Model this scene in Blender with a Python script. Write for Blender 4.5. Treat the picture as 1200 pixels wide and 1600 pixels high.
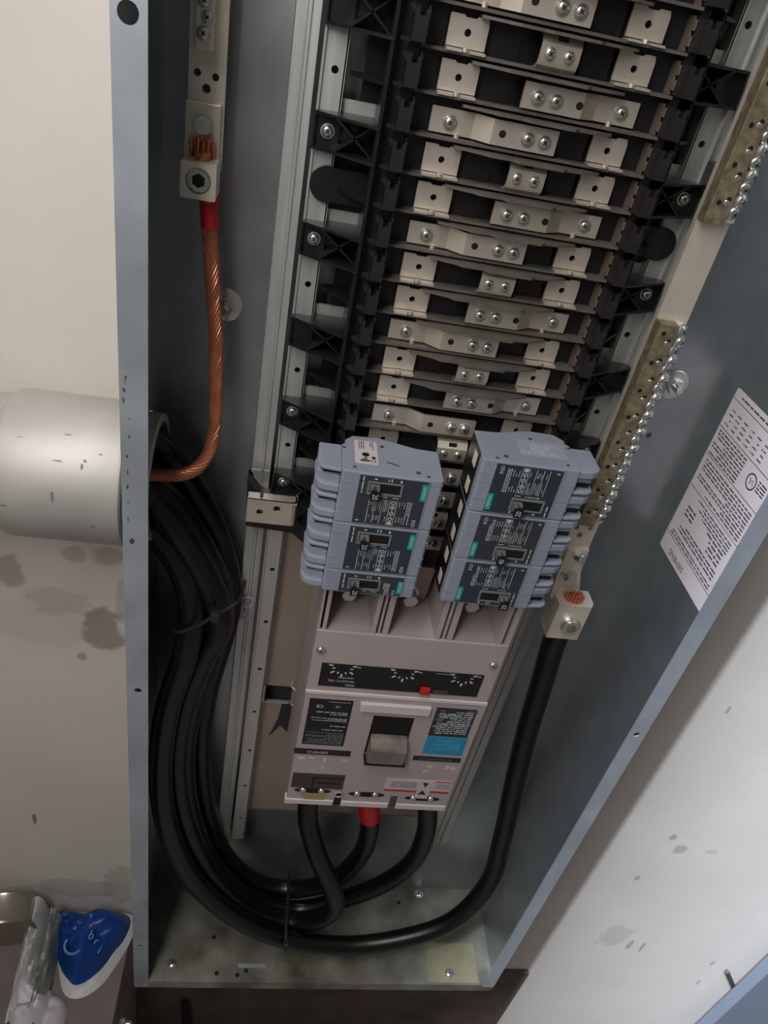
import bpy, bmesh, math, random
from mathutils import Vector, Matrix
random.seed(7)
for o in list(bpy.data.objects): bpy.data.objects.remove(o)
sc = bpy.context.scene
C = sc.collection
S = 0.001; ZO = 1850.0          # panel coordinates are millimetres, floor at z = -1850

# ------------------------------------------------------------------ camera
cam = bpy.data.cameras.new('camera'); camo = bpy.data.objects.new('camera', cam); C.objects.link(camo)
cam.sensor_fit = 'VERTICAL'; cam.sensor_height = 36.0; cam.lens = 1163.69 * 36 / 1600
cam.clip_start = 0.02; cam.clip_end = 60
def _rot(w):
    th = w.length
    return Matrix.Rotation(th, 3, w / th)
_R = _rot(Vector((0.622384, -0.116796, 0.156158))) @ Matrix(((1, 0, 0), (0, 0, -1), (0, 1, 0)))
_m = Matrix((_R[0], -_R[1], -_R[2])).transposed().to_4x4()
_m.translation = Vector((-93.63 * S, -565.91 * S, (16.6 + ZO) * S))
camo.matrix_world = _m
sc.camera = camo

# ------------------------------------------------------------------ world, lights, exposure
w = bpy.data.worlds.new('world'); sc.world = w; w.use_nodes = True
w.node_tree.nodes['Background'].inputs[0].default_value = (1.0, 0.95, 0.90, 1)
w.node_tree.nodes['Background'].inputs[1].default_value = 0.105
def area(name, loc, target, sx, sy, power, col):
    l = bpy.data.lights.new(name, 'AREA'); l.shape = 'RECTANGLE'; l.size = sx; l.size_y = sy
    l.energy = power; l.color = col
    o = bpy.data.objects.new(name, l); C.objects.link(o)
    o.location = (loc[0] * S, loc[1] * S, (loc[2] + ZO) * S)
    d = Vector(target) - Vector(loc)
    o.rotation_euler = d.to_track_quat('-Z', 'Y').to_euler()
    return o
area('ceiling_lamp_light', (-420, -700, 640), (-250, 60, -200), 0.25, 1.1, 12.4, (1.0, 0.965, 0.93))
area('high_window_daylight', (-1464, -1455, 3100), (560, 70, -1100), 0.22, 0.9, 1000, (0.80, 0.88, 1.0))
sc.view_settings.view_transform = 'Standard'; sc.view_settings.look = 'None'
sc.view_settings.exposure = 0.0; sc.view_settings.gamma = 1.0; sc.view_settings.use_curve_mapping = False

# ------------------------------------------------------------------ materials
def lin(c):
    return tuple(((v / 255) / 12.92 if v / 255 <= 0.04045 else ((v / 255 + 0.055) / 1.055) ** 2.4) for v in c)
def mat(name, rgb, rough=0.5, metal=0.0, var=0.0, vscale=40.0, bump=0.0, bscale=200.0, rvar=0.0, rgb2=None, stretch=None, coat=0.0):
    m = bpy.data.materials.new(name); m.use_nodes = True
    nt = m.node_tree; b = nt.nodes['Principled BSDF']
    c = lin(rgb); b.inputs['Base Color'].default_value = (*c, 1)
    b.inputs['Roughness'].default_value = rough; b.inputs['Metallic'].default_value = metal
    if coat: b.inputs['Coat Weight'].default_value = coat
    if var or bump or rvar or rgb2:
        tc = nt.nodes.new('ShaderNodeTexCoord'); mp = nt.nodes.new('ShaderNodeMapping')
        nt.links.new(tc.outputs['Object'], mp.inputs['Vector'])
        if stretch: mp.inputs['Scale'].default_value = stretch
        n = nt.nodes.new('ShaderNodeTexNoise'); n.inputs['Scale'].default_value = vscale; n.inputs['Detail'].default_value = 5
        nt.links.new(mp.outputs[0], n.inputs['Vector'])
        if var or rgb2:
            r = nt.nodes.new('ShaderNodeValToRGB')
            r.color_ramp.elements[0].position = 0.3; r.color_ramp.elements[1].position = 0.7
            c2 = lin(rgb2) if rgb2 else tuple(max(0, v * (1 - var)) for v in c)
            r.color_ramp.elements[0].color = (*c2, 1)
            r.color_ramp.elements[1].color = (*[min(1, v * (1 + var * .5)) for v in c], 1)
            nt.links.new(n.outputs['Fac'], r.inputs['Fac']); nt.links.new(r.outputs['Color'], b.inputs['Base Color'])
        if rvar:
            mr = nt.nodes.new('ShaderNodeMapRange'); mr.inputs[3].default_value = rough - rvar; mr.inputs[4].default_value = rough + rvar
            nt.links.new(n.outputs['Fac'], mr.inputs[0]); nt.links.new(mr.outputs[0], b.inputs['Roughness'])
        if bump:
            n2 = nt.nodes.new('ShaderNodeTexNoise'); n2.inputs['Scale'].default_value = bscale; n2.inputs['Detail'].default_value = 4
            nt.links.new(mp.outputs[0], n2.inputs['Vector'])
            bp = nt.nodes.new('ShaderNodeBump'); bp.inputs['Strength'].default_value = bump; bp.inputs['Distance'].default_value = 0.002
            nt.links.new(n2.outputs['Fac'], bp.inputs['Height']); nt.links.new(bp.outputs[0], b.inputs['Normal'])
    return m
def wall_mat(name, rgb, stains_and_shade, srgb, bumps=0.15):
    m = mat(name, rgb, 0.75, 0, var=0.06, vscale=6, bump=bumps, bscale=60)
    nt = m.node_tree; b = nt.nodes['Principled BSDF']
    src = b.inputs['Base Color'].links[0].from_socket
    g = nt.nodes.new('ShaderNodeNewGeometry')
    nz = nt.nodes.new('ShaderNodeTexNoise'); nz.inputs['Scale'].default_value = 45; nz.inputs['Detail'].default_value = 4
    nt.links.new(g.outputs['Position'], nz.inputs['Vector'])
    for (x, z, rx, rz, st) in stains_and_shade:
        sub = nt.nodes.new('ShaderNodeVectorMath'); sub.operation = 'SUBTRACT'
        nt.links.new(g.outputs['Position'], sub.inputs[0]); sub.inputs[1].default_value = (x * S, 0.07, (z + ZO) * S)
        mul = nt.nodes.new('ShaderNodeVectorMath'); mul.operation = 'MULTIPLY'
        nt.links.new(sub.outputs[0], mul.inputs[0]); mul.inputs[1].default_value = (1 / (rx * S), 0, 1 / (rz * S))
        ln = nt.nodes.new('ShaderNodeVectorMath'); ln.operation = 'LENGTH'; nt.links.new(mul.outputs[0], ln.inputs[0])
        ad = nt.nodes.new('ShaderNodeMath'); ad.operation = 'MULTIPLY_ADD'
        nt.links.new(nz.outputs['Fac'], ad.inputs[0]); ad.inputs[1].default_value = 1.3; nt.links.new(ln.outputs['Value'], ad.inputs[2])
        mr = nt.nodes.new('ShaderNodeMapRange'); mr.interpolation_type = 'SMOOTHSTEP'
        mr.inputs[1].default_value = 1.75; mr.inputs[2].default_value = 1.35; mr.inputs[3].default_value = 0; mr.inputs[4].default_value = st
        nt.links.new(ad.outputs[0], mr.inputs[0])
        mx = nt.nodes.new('ShaderNodeMix'); mx.data_type = 'RGBA'
        nt.links.new(mr.outputs[0], mx.inputs['Factor']); nt.links.new(src, mx.inputs['A']); mx.inputs['B'].default_value = (*lin(srgb), 1)
        src = mx.outputs['Result']
    nt.links.new(src, b.inputs['Base Color'])
    return m
M = {}
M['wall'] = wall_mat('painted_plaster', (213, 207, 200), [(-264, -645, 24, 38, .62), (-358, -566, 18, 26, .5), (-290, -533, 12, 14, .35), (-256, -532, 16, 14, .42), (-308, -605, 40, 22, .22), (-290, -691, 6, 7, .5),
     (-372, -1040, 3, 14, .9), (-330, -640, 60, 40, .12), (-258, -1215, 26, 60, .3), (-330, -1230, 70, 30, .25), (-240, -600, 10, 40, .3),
     (614, -1012, 7, 11, .5), (641, -1048, 13, 15, .4), (602, -1140, 6, 8, .5), (684, -1377, 6, 22, .5), (713, -1389, 5, 18, .5), (891, -1451, 5, 10, .5), (900, -1540, 5, 14, .4), (0, -1700, 330, 120, .55), (130, -1690, 14, 26, .8), (40, -1560, 260, 60, .4), (640, -1345, 34, 46, .22), (560, -700, 3, 9, .5), (700, -1050, 12, 6, .25)], (120, 104, 88))  # wide patches under the box: dirt plus shade painted brown
M['wall2'] = wall_mat('blocker_plaster', (200, 192, 182), [], (120, 104, 88))
M['floor'] = mat('dusty_concrete', (62, 53, 46), 0.85, 0, var=.5, vscale=14, bump=.4, bscale=80)
M['galv'] = mat('galvanised_steel', (168, 174, 177), 0.33, 0.86, var=.12, vscale=26, rvar=.04)
M['galv_floor'] = mat('dirty_galvanised_steel', (156, 156, 146), 0.5, 0.4, rgb2=(88, 82, 70), vscale=16, rvar=.12, bump=.2, bscale=90)
M['lip'] = mat('galvanised_flange', (196, 206, 217), 0.42, 0.7, var=.16, vscale=18, rvar=.08)
M['rail'] = mat('galvanised_rail', (206, 207, 204), 0.42, 0.75, var=.16, vscale=16, stretch=(8, 8, .4), rvar=.08)
M['pan'] = mat('beige_zinc_pan', (168, 154, 142), 0.45, 0.55, var=.1, vscale=12)
M['black'] = mat('black_moulded_plastic', (26, 25, 27), 0.34, 0, var=.25, vscale=50)
M['rib'] = mat('black_ribbed_plastic', (38, 36, 37), 0.32, 0, var=.25, vscale=50)
M['divider'] = mat('top_lit_divider_grey', (92, 86, 81), 0.42, 0, var=.25, vscale=40)  # black plastic; light from above is put into this grey
M['dark'] = mat('dark_recess', (9, 9, 10), 0.7)
M['tin'] = mat('tin_plated_bar', (218, 209, 196), 0.42, 0.75, var=.1, vscale=25, rvar=.08)
M['alu'] = mat('plated_aluminium', (238, 229, 214), 0.42, 0.6, var=.08, vscale=40, rvar=.08)
M['bronze'] = mat('speckled_bronze_strip', (176, 164, 134), 0.45, 0.6, rgb2=(118, 108, 84), vscale=140)
M['zinc'] = mat('zinc_screw', (214, 216, 212), 0.27, 0.9)
M['brown'] = mat('brown_grey_strip', (96, 85, 76), 0.5, 0, var=.15, vscale=60)
M['copper'] = mat('bare_copper', (208, 134, 102), 0.36, 0.75, var=.2, vscale=60)
M['red'] = mat('red_tape', (196, 30, 38), 0.42)
M['rubber'] = mat('black_cable_jacket', (15, 14, 15), 0.34, 0, rgb2=(9, 8, 9), vscale=40, bump=.12, bscale=120)
M['tie'] = mat('black_nylon_tie', (34, 33, 34), 0.35)
M['pipe'] = mat('galvanised_conduit', (190, 188, 184), 0.55, 0.5, var=.16, vscale=14, rvar=.06)
M['bbody'] = mat('blue_grey_breaker_plastic', (140, 147, 163), 0.46, 0, var=.06, vscale=30)
M['bface'] = mat('dark_breaker_face', (50, 55, 62), 0.36)
M['bface2'] = mat('breaker_face_teal_reflection', (42, 55, 63), 0.36)  # same face plastic, bluish reflection put into the base colour
M['teal'] = mat('teal_print', (0, 158, 150), 0.45)
M['print'] = mat('white_print', (196, 200, 204), 0.5)
M['printg'] = mat('grey_print', (110, 118, 124), 0.5)
M['printd'] = mat('dark_print', (70, 66, 70), 0.55)
M['ink'] = mat('black_print', (22, 22, 24), 0.5)
M['paper'] = mat('white_label', (200, 191, 195), 0.5, var=.04, vscale=30)
M['cream'] = mat('cream_tab', (232, 216, 200), 0.5)
M['mbody'] = mat('warm_grey_breaker_plastic', (174, 163, 162), 0.5, 0, var=.05, vscale=20)
M['mlight'] = mat('light_grey_trim', (206, 198, 198), 0.48)
M['mhandle'] = mat('worn_grey_handle', (136, 126, 120), 0.5, 0, rgb2=(96, 88, 84), vscale=60)
M['bhandle'] = mat('grey_lever', (104, 100, 98), 0.5)
M['mblack'] = mat('black_label', (16, 16, 18), 0.4)
M['navy'] = mat('navy_label', (34, 40, 54), 0.4)
M['blue'] = mat('cyan_blue_label', (28, 142, 190), 0.4, 0, var=.15, vscale=60)
M['bag'] = mat('blue_plastic_bag', (12, 62, 138), 0.34, 0, var=.4, vscale=18)
M['bagw'] = mat('translucent_white_plastic', (190, 190, 192), 0.4, 0, var=.1, vscale=20)
M['cloth'] = mat('white_wrapping', (206, 200, 208), 0.55, 0, var=.12, vscale=25)
M['foil'] = mat('grey_green_film', (120, 128, 122), 0.45, 0, var=.25, vscale=20)
M['can'] = mat('tin_can_metal', (170, 165, 155), 0.28, 0.9)
M['canlid'] = mat('tan_can_lid', (180, 154, 132), 0.55)
M['board'] = mat('grey_board', (116, 105, 102), 0.7, 0, var=.15, vscale=12)
M['cover'] = mat('blue_grey_enamel', (112, 124, 138), 0.4, 0.1, var=.04, vscale=10)
M['bagprint'] = mat('pale_blue_print_bag', (92, 132, 178), .5)
M['clear'] = mat('pale_clear_label', (150, 155, 170), 0.35)
M['tape'] = mat('yellowed_tape', (160, 146, 96), 0.5)

# ------------------------------------------------------------------ mesh helpers
ORG = {}                                   # panel-coordinate origin of every Empty and mesh
def org(p): return Vector(ORG[p.name]) if p is not None else Vector((0, 0, -ZO))
def link(name, me, parent=None, origin=None, bevel=0.0, kind=None):
    o = bpy.data.objects.new(name, me); C.objects.link(o)
    if parent is not None: o.parent = parent
    if bevel:
        b = o.modifiers.new('bevel', 'BEVEL'); b.width = bevel * S; b.segments = 2; b.limit_method = 'ANGLE'; b.angle_limit = math.radians(40)
    if kind: o['kind'] = kind
    return o
def thing(name, label, cat, loc, group=None, rot=None):
    o = bpy.data.objects.new(name, None); C.objects.link(o)
    o.empty_display_size = 0.02
    o.location = (loc[0] * S, loc[1] * S, (loc[2] + ZO) * S)
    if rot: o.rotation_euler = rot
    o['label'] = label; o['category'] = cat
    if group: o['group'] = group
    ORG[o.name] = tuple(loc)
    return o
def tag(o, label, cat, group=None):
    o['label'] = label; o['category'] = cat
    if group: o['group'] = group
    return o
_font = {}
def font_mesh(s):
    if s not in _font:
        cu = bpy.data.curves.new('t', 'FONT'); cu.body = s; cu.size = 1; cu.align_x = 'CENTER'; cu.align_y = 'CENTER'; cu.resolution_u = 2
        ob = bpy.data.objects.new('t', cu); C.objects.link(ob)
        dg = bpy.context.evaluated_depsgraph_get()
        me = ob.evaluated_get(dg).to_mesh()
        _font[s] = ([v.co.copy() for v in me.vertices], [tuple(p.vertices) for p in me.polygons])
        ob.evaluated_get(dg).to_mesh_clear()
        bpy.data.objects.remove(ob); bpy.data.curves.remove(cu)
    return _font[s]
class MB:
    def __init__(s): s.v = []; s.f = []; s.m = []
    def add(s, vs, fs, mi=0):
        n = len(s.v); s.v += [tuple(v) for v in vs]; s.f += [tuple(i + n for i in f) for f in fs]; s.m += [mi] * len(fs); return s
    def box(s, x0, x1, y0, y1, z0, z1, mi=0):
        vs = [(x, y, z) for z in (z0, z1) for y in (y0, y1) for x in (x0, x1)]
        return s.add(vs, [(0, 2, 3, 1), (4, 5, 7, 6), (0, 1, 5, 4), (2, 6, 7, 3), (0, 4, 6, 2), (1, 3, 7, 5)], mi)
    def prism(s, pts, a, b, axis='z', mi=0):
        n = len(pts)
        mk = {'z': lambda p, h: (p[0], p[1], h), 'y': lambda p, h: (p[0], h, p[1]), 'x': lambda p, h: (h, p[0], p[1])}[axis]
        vs = [mk(p, a) for p in pts] + [mk(p, b) for p in pts]
        fs = [tuple(range(n)), tuple(range(2 * n - 1, n - 1, -1))] + [(i, (i + 1) % n, n + (i + 1) % n, n + i) for i in range(n)]
        return s.add(vs, fs, mi)
    def lathe(s, c, ax, prof, n=20, mi=0, closed=True):
        ax = Vector(ax).normalized(); u = ax.orthogonal().normalized(); v = ax.cross(u); c = Vector(c)
        vs = []; fs = []
        for r, h in prof:
            for i in range(n):
                a = 2 * math.pi * i / n
                vs.append(c + ax * h + (u * math.cos(a) + v * math.sin(a)) * r)
        for k in range(len(prof) - 1):
            for i in range(n):
                j = (i + 1) % n; fs.append((k * n + i, k * n + j, (k + 1) * n + j, (k + 1) * n + i))
        if closed:
            fs.append(tuple(range(n))); fs.append(tuple(range((len(prof) - 1) * n, len(prof) * n)))
        return s.add(vs, fs, mi)
    def cyl(s, c, ax, r, h, n=20, mi=0): return s.lathe(c, ax, [(r, 0), (r, h)], n, mi)
    def tube(s, path, r, n=12, mi=0, rx=None):
        path = [Vector(p) for p in path]; vs = []; fs = []
        t0 = (path[1] - path[0]).normalized(); nrm = t0.orthogonal().normalized()
        for i, p in enumerate(path):
            t = (path[min(i + 1, len(path) - 1)] - path[max(i - 1, 0)]).normalized()
            nrm = (nrm - t * nrm.dot(t)).normalized(); b = t.cross(nrm)
            rr = r[i] if isinstance(r, (list, tuple)) else r
            for k in range(n):
                a = 2 * math.pi * k / n
                vs.append(p + (nrm * math.cos(a) + b * math.sin(a)) * rr)
        for i in range(len(path) - 1):
            for k in range(n):
                j = (k + 1) % n; fs.append((i * n + k, i * n + j, (i + 1) * n + j, (i + 1) * n + k))
        fs.append(tuple(range(n))); fs.append(tuple(range((len(path) - 1) * n, len(path) * n)))
        return s.add(vs, fs, mi)
    def ribbon(s, pts, z0, z1, th, axis='z', mi=0):
        # bent strip: polyline (2D) thickened by th towards its right-hand normal, extruded along axis
        out = []
        for i, p in enumerate(pts):
            a = Vector(pts[max(i - 1, 0)]); b = Vector(pts[min(i + 1, len(pts) - 1)]); d = (b - a).normalized()
            out.append((p[0] - d.y * th, p[1] + d.x * th))
        return s.prism(list(pts) + out[::-1], z0, z1, axis, mi)
    def text(s, t, size, c, right, up, mi=0, sx=1.0):
        vs, fs = font_mesh(t); c = Vector(c); right = Vector(right); up = Vector(up)
        return s.add([c + right * (v.x * size * sx) + up * (v.y * size) for v in vs], fs, mi)
    def dash(s, c, right, up, wd, ht, mi=0):
        c = Vector(c); r = Vector(right) * wd / 2; u = Vector(up) * ht / 2
        return s.add([c - r - u, c + r - u, c + r + u, c - r + u], [(0, 1, 2, 3)], mi)
    def para(s, c, right, up, wd, ht, rows, mi=0, gap=0.3, fill=0.9, rnd=random):
        # block of unreadable small print: rows of short word dashes
        c = Vector(c); right = Vector(right); up = Vector(up); rh = ht / rows
        for i in range(rows):
            x = -wd / 2; end = wd / 2 * (fill if rnd.random() < .7 else rnd.uniform(-.2, .9))
            while x < end:
                l = min(rnd.uniform(1.2, 4.0) * rh * .8, end - x)
                if l > rh * .3: s.dash(c + right * (x + l / 2) + up * (ht / 2 - (i + .5) * rh), right, up, l, rh * (1 - gap) * .62, mi)
                x += l + rh * .45
        return s
    def build(s, name, mats, parent=None, local=False, bevel=0.0, smooth=False, kind=None, fix=True):
        me = s.mesh(name, mats, None if local else org(parent), smooth, fix)
        o = link(name, me, parent, bevel=bevel, kind=kind)
        if not local: ORG[o.name] = tuple(org(parent))
        return o
    def mesh(s, name, mats, off, smooth=False, fix=True):
        me = bpy.data.meshes.new(name)
        off = off or Vector((0, 0, 0))
        me.from_pydata([((v[0] - off[0]) * S, (v[1] - off[1]) * S, (v[2] - off[2]) * S) for v in s.v], [], s.f)
        for m in (mats if isinstance(mats, (list, tuple)) else [mats]): me.materials.append(m)
        me.polygons.foreach_set('material_index', s.m)
        if fix:
            bm = bmesh.new(); bm.from_mesh(me); bmesh.ops.recalc_face_normals(bm, faces=bm.faces); bm.to_mesh(me); bm.free()
        if smooth:
            me.polygons.foreach_set('use_smooth', [True] * len(me.polygons))
            me.set_sharp_from_angle(angle=math.radians(35))
        me.update(); return me
def circ(x, z, r, n=16): return [(x + r * math.cos(2 * math.pi * i / n), z + r * math.sin(2 * math.pi * i / n)) for i in range(n)]
def rect(x0, x1, z0, z1, r=0.0, n=4):
    if r <= 0: return [(x0, z0), (x1, z0), (x1, z1), (x0, z1)]
    p = []
    for cx, cz, a0 in ((x1 - r, z0 + r, -90), (x1 - r, z1 - r, 0), (x0 + r, z1 - r, 90), (x0 + r, z0 + r, 180)):
        for i in range(n + 1):
            a = math.radians(a0 + 90 * i / n); p.append((cx + r * math.cos(a), cz + r * math.sin(a)))
    return p
def sheet(name, loops, h0, h1, mats, parent=None, plane='xz', local=False, smooth=False, mesh_only=False):
    # flat plate with real holes: loops[0] outline, the rest holes; h0..h1 = extent along the plane normal
    cu = bpy.data.curves.new('s', 'CURVE'); cu.dimensions = '2D'; cu.fill_mode = 'BOTH'; cu.extrude = (h1 - h0) / 2
    for lp in loops:
        sp = cu.splines.new('POLY'); sp.points.add(len(lp) - 1); sp.use_cyclic_u = True
        for q, p in zip(sp.points, lp): q.co = (p[0], p[1], 0, 1)
    ob = bpy.data.objects.new('s', cu); C.objects.link(ob)
    dg = bpy.context.evaluated_depsgraph_get(); ev = ob.evaluated_get(dg); me = ev.to_mesh()
    mid = (h0 + h1) / 2
    f = {'xz': lambda v: (v.x, v.z + mid, v.y), 'yz': lambda v: (v.z + mid, v.x, v.y), 'xy': lambda v: (v.x, v.y, v.z + mid)}[plane]
    mb = MB(); mb.add([f(v.co) for v in me.vertices], [tuple(p.vertices) for p in me.polygons])
    ev.to_mesh_clear(); bpy.data.objects.remove(ob); bpy.data.curves.remove(cu)
    # weld
    if mesh_only: return mb
    return mb.build(name, mats, parent, local=local, smooth=smooth)
def spline(pts, per=8):
    P = [Vector(p) for p in pts]; out = []
    for i in range(len(P) - 1):
        p0 = P[max(i - 1, 0)]; p1 = P[i]; p2 = P[i + 1]; p3 = P[min(i + 2, len(P) - 1)]
        for k in range(per):
            t = k / per
            out.append(0.5 * ((2 * p1) + (p2 - p0) * t + (2 * p0 - 5 * p1 + 4 * p2 - p3) * t * t + (3 * p1 - p0 - 3 * p2 + p3) * t ** 3))
    out.append(P[-1]); return out
def place(name, me, parent, at, rot=None, absolute=True):
    o = link(name, me, parent)
    v = Vector(at) - (org(parent) if absolute else Vector((0, 0, 0)))
    o.location = v * S
    if rot: o.rotation_euler = rot
    return o
FX = (1, 0, 0); UPZ = (0, 0, 1); DNZ = (0, 0, -1); NX = (-1, 0, 0)

# ------------------------------------------------------------------ the room
def struct(o): o['kind'] = 'structure'; return o
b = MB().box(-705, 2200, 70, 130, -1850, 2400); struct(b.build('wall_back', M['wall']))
b = MB().box(-765, -705, -905, 130, -1850, 2400); struct(b.build('wall_left_blocker', M['wall2']))  # added unseen wall, length set to keep daylight off the left side
b = MB().box(-765, 2200, -3200, 130, -1890, -1850); struct(b.build('floor', M['floor']))

b = MB().box(-232, 512, 62, 70, -1850, -1490); bb = struct(b.build('under_box_shade_board', mat('brown_shade_board', (92, 78, 68), .7, 0, var=.35, vscale=16, bump=.2, bscale=50)))  # brown board added to stand in for shade on the wall below the box
# ------------------------------------------------------------------ panel enclosure
enc = thing('panel_enclosure', 'open galvanised steel electrical panel box mounted on the wall', 'panel box', (63, 66, -1187))
XL, XR, YB, YF, ZB, ZT = -202, 329, 66, -80, -1187, 330
sheet('back_panel', [rect(XL, XR, ZB, ZT), circ(-183, -560, 5), circ(275, -300, 3)], YB, YB + 2, M['galv'], enc)
MB().box(XL - 1.6, XL, YF, YB, ZB, ZT)
sheet('side_panel', [[(YF, ZB), (YB + 2, ZB), (YB + 2, ZT), (YF, ZT)], circ(-2, -372, 58, 32)], XL - 1.6, XL, M['galv'], enc, 'yz')
sheet('side_panel', [[(YF, ZB), (YB + 2, ZB), (YB + 2, ZT), (YF, ZT)]], XR, XR + 1.6, M['galv'], enc, 'yz')
MB().box(XL - 1.6, XR + 1.6, YF, YB + 2, ZT, ZT + 1.6).build('top_panel', M['galv'], enc)
bp = MB().box(XL - 1.6, XR + 1.6, YF, YB + 2, ZB - 1.6, ZB).box(XL - 1.6, XR + 1.6, YF - 1.6, YF, ZB - 20, ZB).build('bottom_panel', M['galv_floor'], enc)
lf = sheet('flange', [rect(-204.5, -184.7, ZB - 18, ZT), circ(-195, -21, 5.8), circ(-194, -564, 3.6), circ(-195, -1080, 3.4)], YF - 1.8, YF, M['lip'], enc)
sheet('flange', [rect(312, 330.6, ZB - 6, ZT), circ(320.5, -578, 3.6), circ(320.5, -60, 5.8)], YF - 1.8, YF, M['lip'], enc)
MB().box(-184.7, 312, YF - 1.8, YF, ZT - 18, ZT).build('flange', M['lip'], enc)
# corner tab and rivets on the bottom panel
MB().box(-201, -165, -78, -72, ZB, ZB + 2).build('corner_tab', M['galv_floor'], enc)
MB().box(226, 306, -79, -22, ZB, ZB + 1.2).build('corner_plate', mat('yellowish_zinc', (158, 154, 126), .5, .35, var=.2, vscale=30), enc)
MB().box(-60, -20, -62, -57, ZB, ZB + 1.5).build('weld_tab', M['lip'], enc)
for x, y in ((-90, -70), (-60, -72), (-48, -66), (190, 40), (230, -45), (-100, -20), (20, 20)):
    MB().lathe((x, y, ZB), (0, 0, 1), [(3.2, 0), (2.4, .8), (0.8, 1.1)], 10).build('rust_fleck', M['dark'], enc)
def scuff(c, right, up, wd, ht, seed):
    rq = random.Random(seed); c = Vector(c); right = Vector(right); up = Vector(up); n = 9
    vs = [c + right * (wd / 2 * math.cos(2 * math.pi * k / n) * rq.uniform(.45, 1.1)) + up * (ht / 2 * math.sin(2 * math.pi * k / n) * rq.uniform(.5, 1.1)) for k in range(n)]
    return MB().add(vs, [tuple(range(n))])
def hexpts(cx, cz, r, rot=0): return [(cx + r * math.cos(math.pi / 3 * i + rot), cz + r * math.sin(math.pi / 3 * i + rot)) for i in range(6)]
# drips of dark marker on the left flange
rr = random.Random(3)
for i in range(26):
    z = -235 - i * 5.0 + rr.uniform(-2, 2); x = -200 + rr.uniform(-2.2, 2.2) + (1.5 if i % 2 else 0)
    if i % 3 != 1 and i > 2: continue
    scuff((x, YF - 1.95, z), FX, UPZ, rr.uniform(.8, 2.2), rr.uniform(2, 6), i).build('scuff_mark', M['printd'], lf, fix=False)
scuff((-197.5, YF - 1.95, -382), FX, UPZ, 5, 7, 77).build('scuff_mark', M['printd'], lf)

def mount_bolt(x, z, label, y=YB):
    t = thing('mounting_bolt', label, 'bolt', (x, y, z), 'enclosure mounting bolts')
    MB().lathe((x, y, z), (0, -1, 0), [(15, 0), (15, 1.2), (13.5, 2), (5, 2)], 28).build('washer', M['zinc'], t, smooth=True)
    MB().prism(hexpts(x, z, 8.4), y - 8.5, y - 2, 'y').build('nut', M['zinc'], t, bevel=.7)
    MB().lathe((x, y, z), (0, -1, 0), [(4, 8), (4, 15), (3.2, 16)], 16).build('stud', M['zinc'], t, smooth=True)
mount_bolt(-148, -231, 'zinc nut and washer on back panel beside the copper wire')
mount_bolt(277, -243, 'zinc nut and washer on back panel right of the neutral bar')

# screws on the bottom panel
def small_screw(mb, c, ax, r=4.4):
    c = Vector(c); ax = Vector(ax)
    mb.lathe(c, ax, [(r * 1.16, 0), (r * 1.16, .7), (r * .96, .8), (r * .9, 2.0), (r * .66, 3.0), (r * .3, 3.3)], 16, 0)
    u = ax.orthogonal().normalized(); v = ax.cross(u)
    p = c + ax * 3.35
    for d, e in ((u, v), (v, u)):
        mb.add([p - d * r * .42 - e * .4, p + d * r * .42 - e * .4, p + d * r * .42 + e * .4, p - d * r * .42 + e * .4], [(0, 1, 2, 3)], 1)
SCR = MB(); small_screw(SCR, (0, 0, 0), (0, -1, 0)); SCREW = SCR.mesh('screw', [M['zinc'], M['dark']], None, smooth=True, fix=False)
SCB = MB(); small_screw(SCB, (0, 0, 0), (0, 0, 1), 6); FSCREW = SCB.mesh('floor_screw', [M['zinc'], M['dark']], None, smooth=True, fix=False)
place('screw', FSCREW, enc, (261, -66, ZB + 1.2)); place('screw', FSCREW, enc, (-155, -58, ZB)); place('screw', FSCREW, enc, (225, 55, ZB))

# ------------------------------------------------------------------ mounting rails
XC = 58.2
def mx(x, s): return x if s < 0 else 2 * XC - x
def rail(s, label):
    t = thing('mounting_rail', label, 'rail', (mx(-90, s), YB, -1005), 'side rails of the interior')
    holes = [circ(mx(-80.5, s), -38.1 - 76.2 * k, 2.6, 12) for k in range(-4, 13) if -38.1 - 76.2 * k > -1000]
    sheet('rail_face', [rect(*sorted((mx(-90, s), mx(-73.5, s))), -1005, 320)] + holes, 32, 33.6, M['rail'], t)
    q = MB().prism([(mx(x, s), y) for x, y in ((-90.5, 30), (-88.5, 30), (-88.5, 65.5), (-90.5, 65.5))], -1005, 320)
    q.build('rail_web', M['rail'], t, bevel=.4)
    MB().box(*sorted((mx(-74.5, s), mx(-73, s))), 32, 46, -1005, 320).build('rail_return', M['rail'], t)
    # outer strip: upper piece ends in a chamfer, lower piece carries on
    prof = [(-112, 64), (-112, 40), (-111, 38.5), (-103.5, 38.5), (-102.5, 36.5), (-100.5, 36.5), (-99.5, 38.5), (-94, 38.5), (-94, 64)]
    zc = -378
    if s < 0:
        MB().prism([(mx(x, s), y) for x, y in prof], zc, 320).build('outer_strip', M['rail'], t)
        MB().prism([(-111, zc), (-94, zc), (-94, zc - 27), (-104, zc - 27)], 38.5, 40, 'y').build('strip_end', M['rail'], t)
        MB().prism([(x, y + 8) for x, y in prof[:-1] + [(-94, 57.4)]], -1040, -425).build('outer_strip', M['rail'], t)
        MB().box(-111.5, -94.5, 38, 40.2, zc - 3, zc).build('strip_joint', M['rail'], t)
    else:
        MB().prism([(mx(x, s), y) for x, y in prof], -1005, 320).build('outer_strip', M['rail'], t)
    return t
rl = rail(-1, 'ribbed galvanised rail left of the busbars, chamfered end above a plated bracket')
rr_ = rail(1, 'ribbed galvanised rail between the busbars and the neutral bar')
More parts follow.
